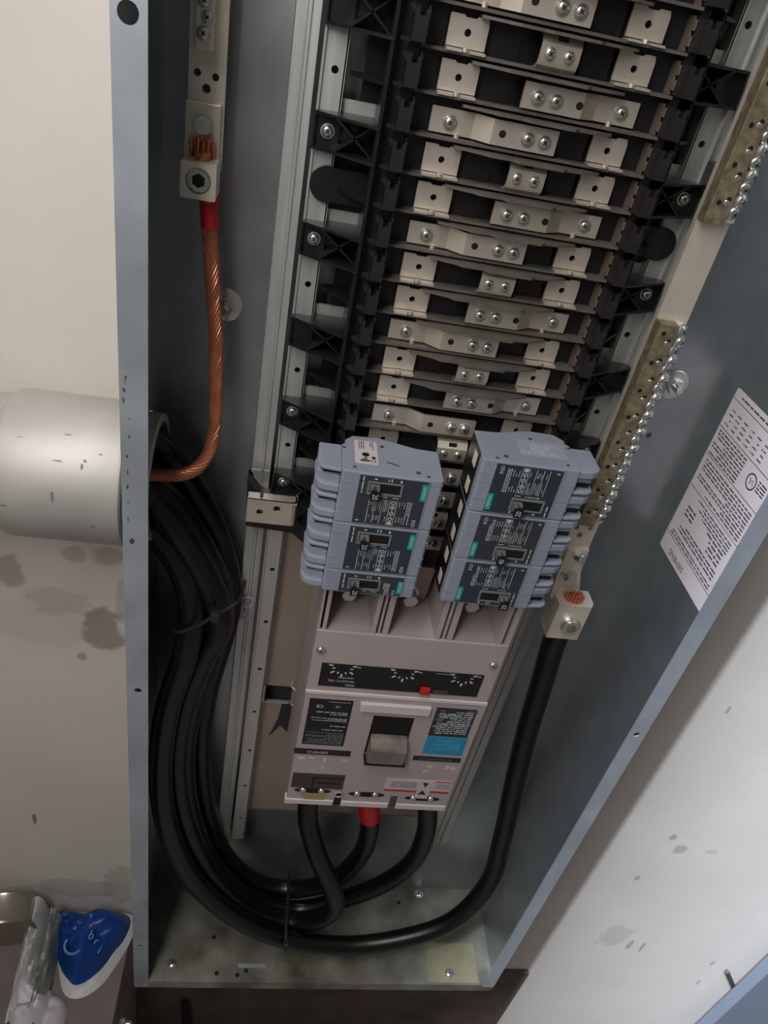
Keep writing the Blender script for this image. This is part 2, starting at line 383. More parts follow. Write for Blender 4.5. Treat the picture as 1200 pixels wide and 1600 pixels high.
# white certification sticker on the lower left strip
st = thing('certification_sticker', 'small white certification sticker with a circled mark on the lower left rail', 'sticker', (-103, 44, -560))
MB().box(-109.5, -96.5, 44.2, 44.5, -582, -548).build('sticker_sheet', M['paper'], st)
q = MB()
q.lathe((-103, 44.1, -555), (0, -1, 0), [(4.4, 0), (3.4, 0)], 20, closed=False)
q.text('UL', 4.2, (-103, 44.05, -555), NX, DNZ)
q.para((-101, 44.05, -571), (0, 0, -1), FX, 14, 3, 2).para((-105, 44.05, -568), (0, 0, -1), FX, 8, 2.5, 1)
q.build('printed_text', M['ink'], st, fix=False)
# plated bracket under the chamfered strip
br = thing('grounding_bracket', 'bent plated bracket with two holes under the left rail strip', 'bracket', (-88, 20, -410))
mb = sheet('x', [rect(-111.5, -70, -412, -386), circ(-99.5, -399.5, 3.2), circ(-84, -394, 3.4)], 0, 2, None, mesh_only=True)
mb.box(-111.5, -66, 0.2, 12, -388, -386).prism([(-70, 0), (-67, 1), (-65.5, 4), (-65.5, 30), (-67.5, 30), (-67.5, 4), (-68.5, 2.5), (-70, 2)], -412, -386)
mb.build('bracket_plate', M['tin'], br)
place('screw', SCREW, br, (-99.5, 8, -400))
MB().prism([(-114, -380), (-100, -398), (-60, -392), (-45, -385), (-45, -455), (-66, -437), (-112, -434)], 22, 42, 'y').build('backing_block', M['black'], br)
MB().box(-100.5, -98, 4, 20, -404, -384).build('locating_pin', M['black'], br)

# back pan behind the main breaker
pan = thing('mounting_pan', 'beige zinc mounting pan with square cut-out behind the main breaker', 'pan', (58, 60, -950))
sheet('pan_plate', [rect(-72, 188, -950, -430), rect(-70.5, -38, -717, -690)], 46, 47.6, M['pan'], pan)
MB().box(-72, 188, 46, 64, -951, -949).build('pan_return', M['pan'], pan)
MB().box(-72.5, -70.5, 43, 46, -719, -688).box(-72, -36, 43.5, 46, -719, -717).build('cutout_edge', M['rail'], pan)
for z in (-689, -717):
    MB().tube(spline([(-40, 45, z), (-36, 40, z + 1), (-33, 41, z - 3), (-32, 45, z - 5)], 5), 1.6, 8).build('curled_tab', M['zinc'], pan, smooth=True)
MB().prism([(-48, -720), (-36, -718), (-36, -775), (-46, -762), (-58, -785), (-50, -750)], 44.5, 46, 'y').build('dark_pointed_piece', M['black'], pan)  # flat dark pointed shape below the cut-out

# ------------------------------------------------------------------ busbar assembly
bus = thing('busbar_assembly', 'black insulated busbar stack with rows of tin-plated connector plates', 'busbar', (58, 50, -450))
ROWS = range(-5, 17); PITCH = 25.4
MB().box(-60, 2 * XC + 60, 40, 43, -452, 150).build('insulator_base', M['black'], bus)
MB().box(-30, 2 * XC + 30, 6, 40, -449, 147).build('centre_block', M['black'], bus)
for s in (-1, 1):
    X = lambda x: mx(x, s)
    bx = lambda mb, a, b_, *r: mb.box(*sorted((X(a), X(b_))), *r)
    q = MB(); bx(q, -48, -45.5, -2, 40, -449, 147); q.build('side_wall', M['black'], bus)
    q = MB(); bx(q, -46, -30, 12, 40, -449, 147); q.build('side_floor', M['black'], bus)
    q = MB(); bx(q, -36, -29, -4, 12, -449, 147); q.build('comb_rail', M['black'], bus)
    # comb teeth
    tm = MB()
    bx(tm, -4.5, 4.5, -16, 0, -9.5, 5.5)
    bx(tm, -4.5, -1.5, -16, 0, 5.5, 9.5); bx(tm, 2, 4.5, -13, 0, 5.5, 8.5)
    tm2 = MB()
    for f in range(1):
        sg = 1 if s < 0 else -1
        tm2.box(-4.5, 4.5, -18, 0, -9.5, 4.5).box(-4.5, -1.8, -18, 0, 4.5, 9.2).box(2.2, 4.5, -16, 0, 4.5, 8)
        tm2.prism([(sg * -4.5, -14), (sg * -10, -6), (sg * -10, -4), (sg * -4.5, -2)], -10.5, -8.6)
        tm2.prism([(sg * -4.5, 9.5), (sg * -8, 9.5), (sg * -4.5, 4)], -12, -8, 'y')
    tmesh = tm2.mesh('comb_tooth', M['rib'], None)
    for k in ROWS:
        place('comb_tooth', tmesh, bus, (X(-33), -4, -PITCH * k))
    # thin brown-grey strips beside the comb
    fm = MB().box(-.8, .8, -3, 8, -10, 10).box(-.8, .8, -7, -3, -7, -1).box(-.8, .8, -7, -3, 2, 8)
    fmesh = fm.mesh('comb_side_strip', M['brown'], None)
    for k in ROWS: place('comb_side_strip', fmesh, bus, (X(-27.2), 0, -PITCH * k))
    # screwed X-braced brackets, and thin arms halfway between
    sg = 1 if s < 0 else -1
    gm = MB()
    g = lambda p: [(sg * x, y) for x, y in p]
    tri = g([(-45, 31.5), (-45, 24), (0, -4), (0, 38), (-27, 38), (-27, 31.5)])
    gm.prism(tri, 10.5, 12.5).prism(tri, -12.5, -10.5)
    gm.box(*sorted((sg * -27, sg * 0)), 34, 38, -12.5, 12.5)
    gm.box(*sorted((sg * -45, sg * -26)), 27.5, 31.5, -12.5, 12.5)
    gm.box(*sorted((sg * -45, sg * -43.6)), 23, 31, -12.5, 12.5)
    for sl in (-1, 1):
        a = (sg * -30, -11.5 * sl); b_ = (sg * -1, 11.5 * sl)
        gm.prism([(a[0], a[1] - 1), (a[0], a[1] + 1), (b_[0], b_[1] + 1), (b_[0], b_[1] - 1)], 14, 35, 'y')
    gmesh = gm.mesh('bracket', M['black'], None)
    am = MB().prism(g([(-24, 30), (0, 0), (0, 38), (-24, 36)]), -1.2, 1.2)
    amesh = am.mesh('arm', M['black'], None)
    cm = MB().box(*sorted((sg * -28, sg * 2)), 39, 41, -5, 5)
    cmesh = cm.mesh('cross_tab', M['rail'], None)
    for k in range(-1, 6):
        z = -76.2 * k
        bo = place('bracket', gmesh, bus, (X(-46), 0, z))
        if not (k == 0) and not (s > 0 and k in (3, 0)) and not (s < 0 and k == 3):
            so = link('screw', SCREW, bo); so.location = (sg * -34.5 * S, 27.5 * S, 0)
        place('arm', amesh, bus, (X(-46), 0, z - 38.1))
        place('cross_tab', cmesh, bus, (X(-46), 0, z + 16))
    q = MB().cyl((X(-76), 31, -112), (0, -1, 0), 13, 4, 28); bx(q, -76, -46, 27.6, 31, -124, -100)
    q.build('round_tab', M['black'], bus)
    q = MB(); bx(q, -73, -58, 42, 46, -140, -96); q.build('closing_plate', M['black'], bus)
# dividers
low = [(-29, 40), (-29, -7), (145.4, -7), (145.4, 40)]
ridge = [(6, 38), (6, -8), (26, -14), (30, -17), (46, -17), (50, -21), (82, -21), (86, -17), (98, -15), (112, -8), (112, 38)]
dl = MB().prism(low, -1.0, 1.0).mesh('divider', M['divider'], None)
dr = MB().prism(ridge, -.9, .9).mesh('divider_ridge', M['divider'], None)
for k in ROWS:
    place('divider', dl, bus, (0, 0, -PITCH * (k + .5) + 1.4))
    if k < 10: place('divider_ridge', dr, bus, (0, 0, -PITCH * (k + .5) - 2.2))
# connector plates, straps, clamps
pl = sheet('x', [[(-13, -8.6), (13, -8.6), (13, 6), (12, 9.4), (5, 9.4), (4, 8.2), (-3, 8.2), (-4, 9.4), (-13, 9.4)], circ(0, 0, 2.3, 12)], -1.2, 1.2, None, mesh_only=True)
pl.box(-13, -2.5, -9, 1.2, -10.8, -9.2).box(2.5, 13, -9, 1.2, -10.8, -9.2).box(-2.5, 2.5, -3, 1.2, -10.8, -9.2).cyl((0, -6, -10.5), (0, 0, 1), 2.2, 2.4, 10)
plm = pl.mesh('connector_plate', M['tin'], None)
def strap_mesh(sg):
    q = MB()
    pts = [(-13, 0), (17, 0), (29, -9), (75.5, -9)] if sg > 0 else [(-(75.5 - 4), -9), (-29, -9), (-17, 0), (13, 0)]
    # wide plate with a hole through the raised half
    q.ribbon(pts, -7.9, 7.9, 2.6)
    hx = 36.5 if sg > 0 else -31.5
    q.cyl((hx, -8.4, -.3), (0, -1, 0), 2.5, .75, 14, 1)
    q.cyl((7, -.1, -9.6), (0, 0, 1), 2.0, 3, 10) if sg > 0 else q.cyl((-5, -.1, -9.6), (0, 0, 1), 2.0, 3, 10)
    return q.mesh('connector_strap', [M['tin'], M['dark']], None)
sL, sR = strap_mesh(1), strap_mesh(-1)
cl = MB()
cl.ribbon([(3, 9.6), (-8, 8.2), (-10.5, 4.5), (-10.5, -3), (-9, -7), (-5, -9.4), (3, -10.2)], -13.4, 13.4, -1.8, 'x')
cl.tube([(2.2 * math.cos(a) + .5, -10.8, 6.2 + 2.6 * math.sin(a)) for a in [math.pi * (1.0 + i / 8) for i in range(9)]], .9, 6)
clm = cl.mesh('centre_clamp', M['tin'], None, smooth=True)
notch = MB().box(-3.4, 3.4, -11.2, -9.5, 5.4, 9.6).mesh('clamp_notch', M['dark'], None)
HX = 115.0
blk = MB().box(-10, 10, -2, 6, -10, 10).cyl((0, -2, -1), (0, -1, 0), 4.2, .5, 16).mesh('phase_block', M['black'], None)
for k in ROWS:
    z = -PITCH * k; ph = k % 3
    if ph == 0:
        place('connector_plate', plm, bus, (0, 0, z)); place('connector_plate', plm, bus, (HX, 0, z))
        c_ = place('centre_clamp', clm, bus, (60.3, 0, z))
        n_ = link('clamp_notch', notch, c_)
        for dx in (-6.4, 6.4):
            so = link('screw', SCREW, c_); so.location = (dx * S, -10.4 * S, -1.2 * S)
        place('phase_block', blk, bus, (27, 6, z)); place('phase_block', blk, bus, (90, 6, z))
    elif ph == 1:
        place('connector_plate', plm, bus, (0, 0, z))
        c_ = place('connector_strap', sR, bus, (HX, 0, z - 1.0))
        for dx in (-61, -48.2):
            so = link('screw', SCREW, c_); so.location = (dx * S, -9 * S, -.4 * S)
        so = link('screw', SCREW, c_); so.location = (1.5 * S, 0, 0)
        place('phase_block', blk, bus, (27, 6, z))
    else:
        place('connector_plate', plm, bus, (HX, 0, z))
        c_ = place('connector_strap', sL, bus, (0, 0, z - 1.0))
        for dx in (54.6, 66.6):
            so = link('screw', SCREW, c_); so.location = (dx * S, -9 * S, -.4 * S)
        so = link('screw', SCREW, c_); so.location = (.6 * S, 0, -.6 * S)
        place('phase_block', blk, bus, (90, 6, z))

# ------------------------------------------------------------------ branch breakers
NRM = -75.0
TR, TU = (0, 0, -1), (1, 0, 0)             # reading direction of the rotated print and its up direction
def breaker(name, label, cx, zc, poles, rot, rating, hpos, sticker=None, face='bface'):
    h = 25.4 * poles / 2 - .4
    t = thing(name, label, 'breaker', (cx, 0, zc), 'blue grey branch breakers', rot)
    rnd = random.Random(5)
    body = MB().prism([(-32, -35), (-29, -33), (-29, -27), (-22, -19), (-.5, -18), (12.5, -22), (30, -27.5), (50.5, -29), (50.5, NRM + 2), (48.5, NRM), (-30.5, NRM), (-32, NRM + 1.5)], -h, h)
    body.build('body', M['bbody'], t, local=True, bevel=.8)
    # shoulder grooves
    q = MB()
    for p in range(poles):
        z = h - 25.4 * p
        for dz in (4.2, 12.7):
            MB().box(39.5, 50.2, NRM - .25, NRM + .3, z - dz - .25, z - dz + .25).build('shoulder_ridge', M['bbody'], t, local=True)
            MB().box(-31.5, -20, NRM - .25, NRM + .3, z - dz - 6.25, z - dz - 5.75).build('shoulder_ridge', M['bbody'], t, local=True)
    # terminal shrouds, one per pole
    for p in range(poles):
        zt = h - 25.4 * p - (0 if p == 0 else .6); zb = h - 25.4 * (p + 1) + 1.6 + .6
        q = MB()
        prof = [(-50.5, -36), (-50.5, -66), (-49, -70), (-45, -72.5), (-32, NRM + 1), (-32, -36)]
        q.prism(prof, zt - 3.2, zt)                                                       # top wall
        q.prism([(-50.5, -36), (-50.5, -61), (-46, -67), (-32, -70), (-32, -36)], zb + 6, zt - 9.5)
        q.prism([(-51.5, -36), (-51.5, -64), (-49, -69), (-44, -72), (-32, -73.5), (-32, -36)], zb, zb + 7)
        q.prism([(-50.5, -36), (-50.5, -46), (-32, -50), (-32, -36)], zt - 9.5, zt - 3.2, mi=0)
        o = q.build('terminal_shroud', M['bbody'], t, local=True, bevel=1.1)
        MB().box(-46, -33.5, -66.5, -49.5, zt - 8.6, zt - 4.4).build('terminal_slot', M['dark'], o, local=True)
        MB().box(-47, -33, -67.2, -64.8, zt - 10.5, zt - 8.8).build('slot_lip', M['bbody'], o, local=True, bevel=.5)
    # face plate
    fh = h - 1.6
    fp = MB().box(-17.5, 38.5, NRM - 1.2, NRM, -fh, fh).build('face_plate', M[face], t, local=True, bevel=.5)
    MB().box(-18.3, 39.2, NRM - .8, NRM, -fh - .7, -fh + .05).box(-18.3, 39.2, NRM - .8, NRM, fh - .05, fh + .7).box(-18.4, -17.4, NRM - .8, NRM, -fh, fh).box(38.4, 39.3, NRM - .8, NRM, -fh, fh).build('face_border', M['bbody'], t, local=True)
    yp = NRM - 1.32
    zw = fh - 10.4                            # window centre
    fr = sheet('window_frame', [rect(-10.4, 18.2, zw - 6.3, zw + 5.6), rect(-8.8, 16.6, zw - 4.6, zw + 4.6)], NRM - 2.4, NRM - 1.2, M['printg'], t, local=True)
    MB().box(-8.8, 16.6, NRM - 1.45, NRM - 1.2, zw - 4.6, zw + 4.6).build('window_recess', M['dark'], t, local=True)
    hx = {'out': -4.4, 'in': 12.2}[hpos]
    hd = MB().prism([(hx - 4, NRM - 1.4), (hx - 3.4, NRM - 8), (hx - 1.4, NRM - 8), (hx - .8, NRM - 4), (hx + .8, NRM - 4), (hx + 1.4, NRM - 10), (hx + 3.4, NRM - 10), (hx + 4, NRM - 1.4)], zw - 3.2, zw + 3.6)
    hd = hd.build('handle', M['bhandle'], t, local=True, bevel=.4)
    sgn = 1 if rot is None else -1             # the rating tag hangs towards the floor side of the lever tip
    MB().box(hx - 3.6, hx + 3.6, NRM - 11.6, NRM - 8.5, zw - sgn * 2.2 - 4.2, zw - sgn * 2.2 + 4.2).build('rating_tag', M['mblack'], hd, local=True, bevel=.4)
    tx = MB()
    tx.text(rating, 6.6, (hx, NRM - 11.75, zw - sgn * 2.2), TR, TU, sx=.82)
    tx.build('rating_number', M['print'], hd, local=True, fix=False)
    pr = MB()
    pr.dash((-4.4, yp, zw + 8), TU, TR, 2.4, 1.2).dash((6, yp, zw + 8), TU, TR, .8, 2.6).dash((8.4, yp, zw + 8), TU, TR, .9, 3)
    pr.dash((16, yp, zw + 8), TU, TR, 1.6, 2.2)
    pr.para((1.5, yp, zw - 8.2), TU, TR, 13, 1.6, 1).dash((14, yp, zw - 8.4), TU, TR, 5, .7)
    pr.para((-14.2, yp, zw + 1), TR, TU, 17, 2.3, 1)
    if poles > 1:
        zc_ = zw - 22.6
        for x in (-6.5, -1.5, 4.5): pr.dash((x, yp, zc_), TR, TU, 24.5, .42)
        for x, a in ((-4.6, .35), (-2.8, .9), (-.2, .8), (1.6, .5), (2.9, .8), (6.2, .95), (7.5, .9), (8.8, .8)):
            pr.para((x, yp, zc_ + 5.5), TR, TU, 12 * a + 2, 1.0, 1); 
            if a < .85: pr.para((x, yp, zc_ - 7), TR, TU, 5, 1.0, 1)
        # circuit diagram box
        pr.dash((10.6, yp, zc_), TR, TU, 24.5, .4).dash((16.2, yp, zc_), TR, TU, 24.5, .4).dash((13.4, yp, zc_ - 12.2), TU, TR, 5.6, .6)
        for dz in (9.5, 5, -1, -6.5): pr.lathe((13.4, yp, zc_ + dz), (0, -1, 0), [(1.9, 0), (1.2, 0)], 10, closed=False)
        pr.para((13.4, yp, zc_ + 2), TR, TU, 8, 1.6, 1).para((13.4, yp, zc_ - 3.5), TR, TU, 6, 1.6, 1).dash((13.4, yp, zc_ - 10.5), TR, TU, 2.6, 3.4)
        for x in (18.5, 20.8, 23):
            pr.para((x, yp, zc_ + 8), TR, TU, 6, 1.1, 1); pr.para((x, yp, zc_ - 7), TR, TU, 6, 1.1, 1)
        pr.para((26.6, yp, zc_ + .5), TR, TU, 23, 4.4, 3, fill=.98)
        pr.text('BQD', 4.2, (33.2, yp, -fh + 5), TR, TU, sx=.85)
        pr.dash((-13.5, yp, -fh + 3), TR, TU, 1.0, 2.6)
    else:
        pr.para((24, yp, zw - 4), TR, TU, 14, 6, 4); pr.text('BQD', 3.2, (31, yp, -fh + 4), TR, TU, sx=.85)
    pr.build('printed_text', M['print'], fp, local=True, fix=False)
    tp = MB().box(33.6, 38.2, yp - .1, NRM - 1.1, zw - 8, zw + 8 if poles > 1 else zw + 6).build('teal_badge', M['teal'], fp, local=True)
    MB().text('SIEMENS', 3.4, (36, yp - .2, zw), TR, TU, sx=.95).build('maker_name', M['print'], tp, local=True, fix=False)
    # bus-side end face with cream tabs
    MB().box(50.3, 50.9, -66, -31, -h + .6, h - .6).build('end_plate', M['mblack'], t, local=True)
    for p in range(poles):
        z = h - 12.7 - 25.4 * p
        MB().box(50.6, 51.3, -60, -50, z - 6, z + 6).build('cream_tab', M['cream'], t, local=True)
    # side details that show on the top face
    zt = h if rot is None else -h
    sg = 1 if rot is None else -1
    if sticker:
        for x, y, r in ((-30, -40, 1.6), (30, -66, 2.2), (2, -32, 2.0), (38, -70, 1.6), (-22, -68, 1.6)):
            MB().lathe((x, y, zt), (0, 0, sg), [(r, 0), (r, .15)], 12).build('rivet_hole', M['printd'], t, local=True)
    if sticker == 'white':
        q = sheet('sticker', [[(a, b2) for a, b2 in rect(-21.5, -2.5, -62, -26, 2.5)]], zt, zt + .3, M['paper'], t, 'xy', local=True)
        k = MB(); U = (0, 1, 0); R_ = (1, 0, 0); zz = zt + .4
        k.para((-15.5, -34, zz), (0, -1, 0), (1, 0, 0), 13, 5.5, 3).para((-7, -34, zz), (0, -1, 0), (1, 0, 0), 13, 4, 2)
        k.lathe((-12.5, -48, zz), (0, 0, 1), [(3.2, 0), (.6, 0)], 12, closed=False).prism([(-13.2, -52), (-11.8, -52), (-11.2, -46), (-13.8, -46)], zz, zz + .05)
        k.box(-17, -9.5, -58.5, -56, zz, zz + .05)
        k.prism([(-7, -50), (-4, -51), (-5, -54.5), (-8, -53)], zz, zz + .05).lathe((-6.5, -57, zz), (0, 0, 1), [(2.4, 0), (1.7, 0)], 12, closed=False).dash((-13, -54, zz), R_, U, 3.4, 2)
        k.build('printed_text', M['ink'], q, local=True, fix=False)
        MB().prism([(4, -56), (14, -60), (15, -58.6), (5, -54.6)], zt, zt + .15).build('scratch', M['printd'], t, local=True)
    if sticker == 'clear':
        q = MB().box(-24, 17, -63, -36, zt - .3, zt + .0 if sg > 0 else zt).build('sticker', M['clear'], t, local=True)
        q.location = (0, 0, -.0003 if sg < 0 else .0003)
        k = MB(); zz = zt + sg * .5
        k.text('CE', 8, (11, -57, zz), (-1, 0, 0), (0, 1, 0) if False else (0, 1, 0))
        k.para((-3, -52, zz), (-1, 0, 0), (0, 1, 0), 18, 14, 7).para((-14, -56, zz), (-1, 0, 0), (0, 1, 0), 8, 5, 3).para((-8, -43, zz), (-1, 0, 0), (0, 1, 0), 24, 4, 2)
        k.build('printed_text', M['print'], q, local=True, fix=False)
        MB().lathe((-8, -31, zt), (0, 0, sg), [(7, 0), (7, .2), (2.4, .2)], 20).build('moulded_ring', M['bbody'], t, local=True)
    return t
LZ = -294.6; RZ = -269.0
R180 = (0, math.pi, 0)
breaker('branch_breaker', 'topmost 20 amp breaker of the left stack with a white sticker on its top', -6.5, LZ - 25.4, 2, None, '20', 'out', 'white')
breaker('branch_breaker', 'middle 20 amp double-pole breaker of the left stack', -6.5, LZ - 76.2, 2, None, '20', 'out', None, 'bface2')
breaker('branch_breaker', 'slim single-pole 20 amp breaker at the bottom of the left stack', -6.5, LZ - 114.3, 1, None, '20', 'out')
breaker('branch_breaker', 'topmost 20 amp breaker of the right stack with clear printed label on top', 119.8, RZ - 25.4, 2, R180, '20', 'in', 'clear', 'bface2')
breaker('branch_breaker', '40 amp breaker in the middle of the right stack', 119.8, RZ - 76.2, 2, R180, '40', 'in')
breaker('branch_breaker', 'bottom breaker of the right stack with its lever thrown to the other side', 119.8, RZ - 127.0, 2, R180, '20', 'out', None, 'bface2')

# ------------------------------------------------------------------ main breaker
mainb = thing('main_breaker', 'large warm grey main circuit breaker mounted upside down below the branch breakers', 'breaker', (61, 46, -765))
X0, X1, F = -34, 156.5, -60
MB().box(X0, X1, F + 3, 44, -764, -487).build('body', M['mbody'], mainb, bevel=1.2)
MB().box(X0, X1, F, F + 4, -571.5, -485.5).build('upper_cover', M['mbody'], mainb, bevel=1.2)
MB().box(X0 - .4, X1 + .6, F - 1.6, F + 3, -574.5, -569.5).build('trim_ridge', M['mlight'], mainb, bevel=.8)
mid = sheet('middle_cover', [rect(X0, X1, -673, -575.5), rect(41, 85.5, -668, -602)], F - .6, F + 4, M['mbody'], mainb)
MB().box(X0, X1, F + .2, F + 4, -760, -673.5).build('lower_cover', M['mbody'], mainb, bevel=.8)
# bottom lip with two notches
lipm = MB()
for a, b_ in ((X0 - 2, 20.5), (29.5, 86), (95, X1 - .5)):
    lipm.box(a, b_, F - 1.5, F + 8, -767, -758)
lipm.build('bottom_lip', M['mlight'], mainb, bevel=1)
MB().box(21, 29, F - .2, F + 6, -766, -745).build('lip_notch', M['dark'], mainb)
MB().box(86.5, 94.5, F + .1, F + 6, -766, -744).build('lip_notch', M['printd'], mainb)
MB().lathe((25, F - .2, -745), (0, -1, 0), [(5.5, 0), (5.5, 1.5), (3.6, 1.5), (3.6, 0)], 18).build('notch_ring', M['mbody'], mainb)
# terminal pockets at the top
MB().box(X0, X1, 4, 44, -487, -425).build('pocket_floor', mat('shade_darkened_moulding', (112, 104, 100), .55), mainb)  # pocket shade is mixed into this darker grey
for a, b_ in ((X0, -31.5), (-29, -25.5), (17.5, 22), (28.5, 34), (80.5, 85.5), (92.5, 98), (142.5, 148), (151, X1)):
    MB().box(a, b_, F + 1, 6, -487, -425).build('pocket_wall', M['mbody'], mainb, bevel=.5)
for a, b_ in ((22, 28.5), (85.5, 92.5)):
    MB().box(a, b_, F + 20, 6, -487, -425).box(a + 2.2, b_ - 2.2, F + 2, F + 22, -487, -425).build('pocket_rib', M['mbody'], mainb)
for i, x in enumerate((-4, 57, 120)):
    MB().prism([(-3, -492), (2, -492), (-8, -470), (-14, -430), (-19, -430), (-13, -470)], x - 17, x + 17, 'x').build('bus_link', M['pan'], mainb)
    bo = MB().lathe((x - 1, -13, -468), (0, -1, 0), [(10, 0), (10, 2), (8, 2.4)], 24)
    bo.prism(hexpts(x - 1, -468, 8), -28, -15, 'y').build('terminal_bolt', M['zinc'], mainb, bevel=.8)
# black adjustment strip with three dials, all print upside down
ys = F - .9
strip = MB().box(-23.3, 142.3, ys, F, -561.5, -529).build('adjustment_strip', M['mblack'], mainb)
pr = MB()
UR, UU = NX, DNZ
for x in (-2, 60, 121.5):
    for i in range(9):
        a = math.radians(-12 + i * 25.5)
        cx, cz = x + 9.2 * math.cos(a), -532.5 - 9.2 * math.sin(a)
        if cz > -530: cz = -530.6
        d = Vector((math.cos(a), 0, -math.sin(a))); e = Vector((d.z, 0, -d.x))
        if i % 2 == 0: pr.dash((cx + 3.0 * d.x, ys - .1, min(cz + 3.0 * d.z, -530.6)), d, e, 4.6, 2.0)
        else: pr.dash((cx, ys - .1, cz), d, e, 3.0, 1.5)
    pr.dash((x + 16.5, ys - .1, -531.5), FX, UPZ, 3, 1.2)
pr.text('400A', 4.6, (8.5, ys - .1, -558), UR, UU); pr.text('MAGNETIC ADJ.', 4.0, (-1, ys - .1, -552.6), UR, UU, sx=.95); pr.text('2000-4000A', 3.2, (3, ys - .1, -547.5), UR, UU)
pr.para((94, ys - .1, -531), UR, UU, 26, 1.6, 1)
pr.build('printed_text', M['print'], strip, fix=False)
for x in (-2, 60, 121.5): MB().lathe((x, ys, -532.8), (0, -1, 0), [(3.2, 0), (3.2, .8), (2, 1)], 20).build('dial', M['dark'], strip)
MB().box(81, 91, F - 4, F, -561.5, -552).build('trip_button', M['red'], mainb, bevel=.6)
MB().box(95, 110, F - 1.6, F, -561, -555.5).build('label_tab', M['printd'], mainb)
for x, z in ((-27, -511), (147, -513)):
    place('screw', SCREW, mainb, (x, F - .2, z))
# middle cover furniture
yl = F - 1.0
lb = MB().box(-28.5, 16.5, yl, F - .4, -656, -581.5).build('rating_label', M['mblack'], mainb)
pr = MB(); yq = yl - .1
pr.text('CE', 6.4, (-17, yq, -592.5), UR, UU).text('UL', 4.6, (1, yq, -592), UR, UU)
pr.para((2, yq, -585), UR, UU, 24, 1.8, 1).para((-6, yq, -603), UR, UU, 38, 6, 2, fill=.8).para((-6, yq, -613), UR, UU, 40, 6, 3).para((-6, yq, -623.5), UR, UU, 40, 3, 1).para((-6, yq, -630), UR, UU, 36, 3, 1)
pr.build('printed_text', M['print'], lb, fix=False)
k = MB().para((-6, yq, -644), UR, UU, 40, 20, 9, gap=.1, fill=1); k.build('fine_print', M['printg'], lb, fix=False)
sp = MB().box(-35, 26.5, yl - .4, F - .4, -672.5, -664).build('name_strip', M['mblack'], mainb)
MB().text('SIEMENS', 5.4, (-9.5, yl - .5, -668.2), UR, UU, sx=1.15).build('maker_name', M['print'], sp, fix=False)
sp = MB().box(97, 151.5, yl - .4, F - .4, -672, -665).build('name_strip', M['mblack'], mainb)
MB().para((121, yl - .5, -668.5), UR, UU, 42, 3, 1).build('printed_text', M['printg'], sp, fix=False)
sh = MB().prism([(23.5, -580.5), (98.5, -580.5), (98.5, -593), (24.5, -593)], F - 5, F - .5, 'y').build('escutcheon_bar', M['mlight'], mainb, bevel=1)
lb = MB().box(105, 149, yl, F - .4, -628.5, -582).build('interrupting_label', M['navy'], mainb)
k = MB(); rq = random.Random(11)
for i in range(26):
    k.dash((rq.uniform(109, 145), yq, rq.uniform(-625, -586)), FX, UPZ, rq.uniform(4, 12), rq.uniform(1.2, 4.5))
k.build('printed_table', M['printg'], lb, fix=False)
k = MB().para((127, yq - .05, -605), UR, UU, 38, 38, 12, fill=.9); k.build('fine_print', M['print'], lb, fix=False)
lb = MB().box(105, 150.5, yl, F - .4, -660, -629.5).build('blue_label', M['blue'], mainb)
k = MB().text('CATALOG', 4.4, (128, yq, -636), UR, UU).para((128, yq, -647), UR, UU, 34, 12, 4); k.build('printed_text', mat('pale_blue_print', (96, 172, 206), .5), lb, fix=False)
# handle
MB().box(41.5, 85, F + 1.5, F + 3.2, -668, -602).build('handle_recess', M['dark'], mainb)
MB().prism([(F + 2, -634), (F - 4, -634), (F - 13, -640), (F - 15, -643), (F - 15, -664), (F - 13, -667), (F + 2, -667)], 43.5, 84, 'x').build('handle', M['mhandle'], mainb, bevel=1.6)
MB().box(41, 86.5, F - 14, F, -669.5, -667.2).build('handle_sill', M['dark'], mainb, bevel=.5)
# lower cover: recess, labels, lens-shaped openings with glinting screws
wn = MB().box(-31.5, 27.5, F - .3, F + .4, -736.5, -709).build('dark_window', mat('smoked_window', (58, 48, 48), .3), mainb, bevel=.3)
MB().box(-9, -6, F - .5, F, -734, -717).box(-4, 24, F - .5, F, -727, -724).box(-9, 26, F - .5, F, -717.5, -715).build('window_insert', M['mblack'], wn)
lb = MB().box(75, 152.5, F - .6, F + .2, -733, -710).build('warning_label', M['paper'], mainb)
MB().box(75.3, 117, F - .75, F - .5, -733, -729.5).box(130, 152.3, F - .75, F - .5, -733, -729).box(132, 152.3, F - .75, F - .5, -712, -710).build('red_band', M['red'], lb)
k = MB().para((95, F - .8, -720), UR, UU, 34, 12, 5).para((142, F - .8, -720), UR, UU, 18, 11, 5); k.build('printed_text', M['printg'], lb, fix=False)
MB().box(114, 129, F - 1.1, F - .5, -744, -709.5).build('seal_tape', M['paper'], lb)
MB().prism([(121, -728), (126, -736), (116, -736)], F - 1.3, F - 1.05, 'y').prism([(118, -713), (125, -714), (122, -722)], F - 1.3, F - 1.05, 'y').build('warning_mark', M['mblack'], lb)
for i, (x, z) in enumerate(((-6, -741), (57, -743), (124, -745.5))):
    lens = [(x + 21 * math.cos(a), z + 4.2 * math.sin(a)) for a in [2 * math.pi * j / 28 for j in range(28)]]
    lo = MB().prism(lens, F - .5, F + .6, 'y').build('terminal_opening', M['dark'], mainb)
    for dx in (-11, 10):
        MB().lathe((x + dx, F - .6, z + .6), (0, -1, 0), [(4, 0), (3, 1.4), (1, 2)], 12).build('terminal_screw', M['zinc'], lo, smooth=True)
MB().prism([(-20, -747), (12, -746), (8, -758), (-14, -758)], F - .6, F + .3, 'y').build('yellow_tape', M['tape'], mainb)
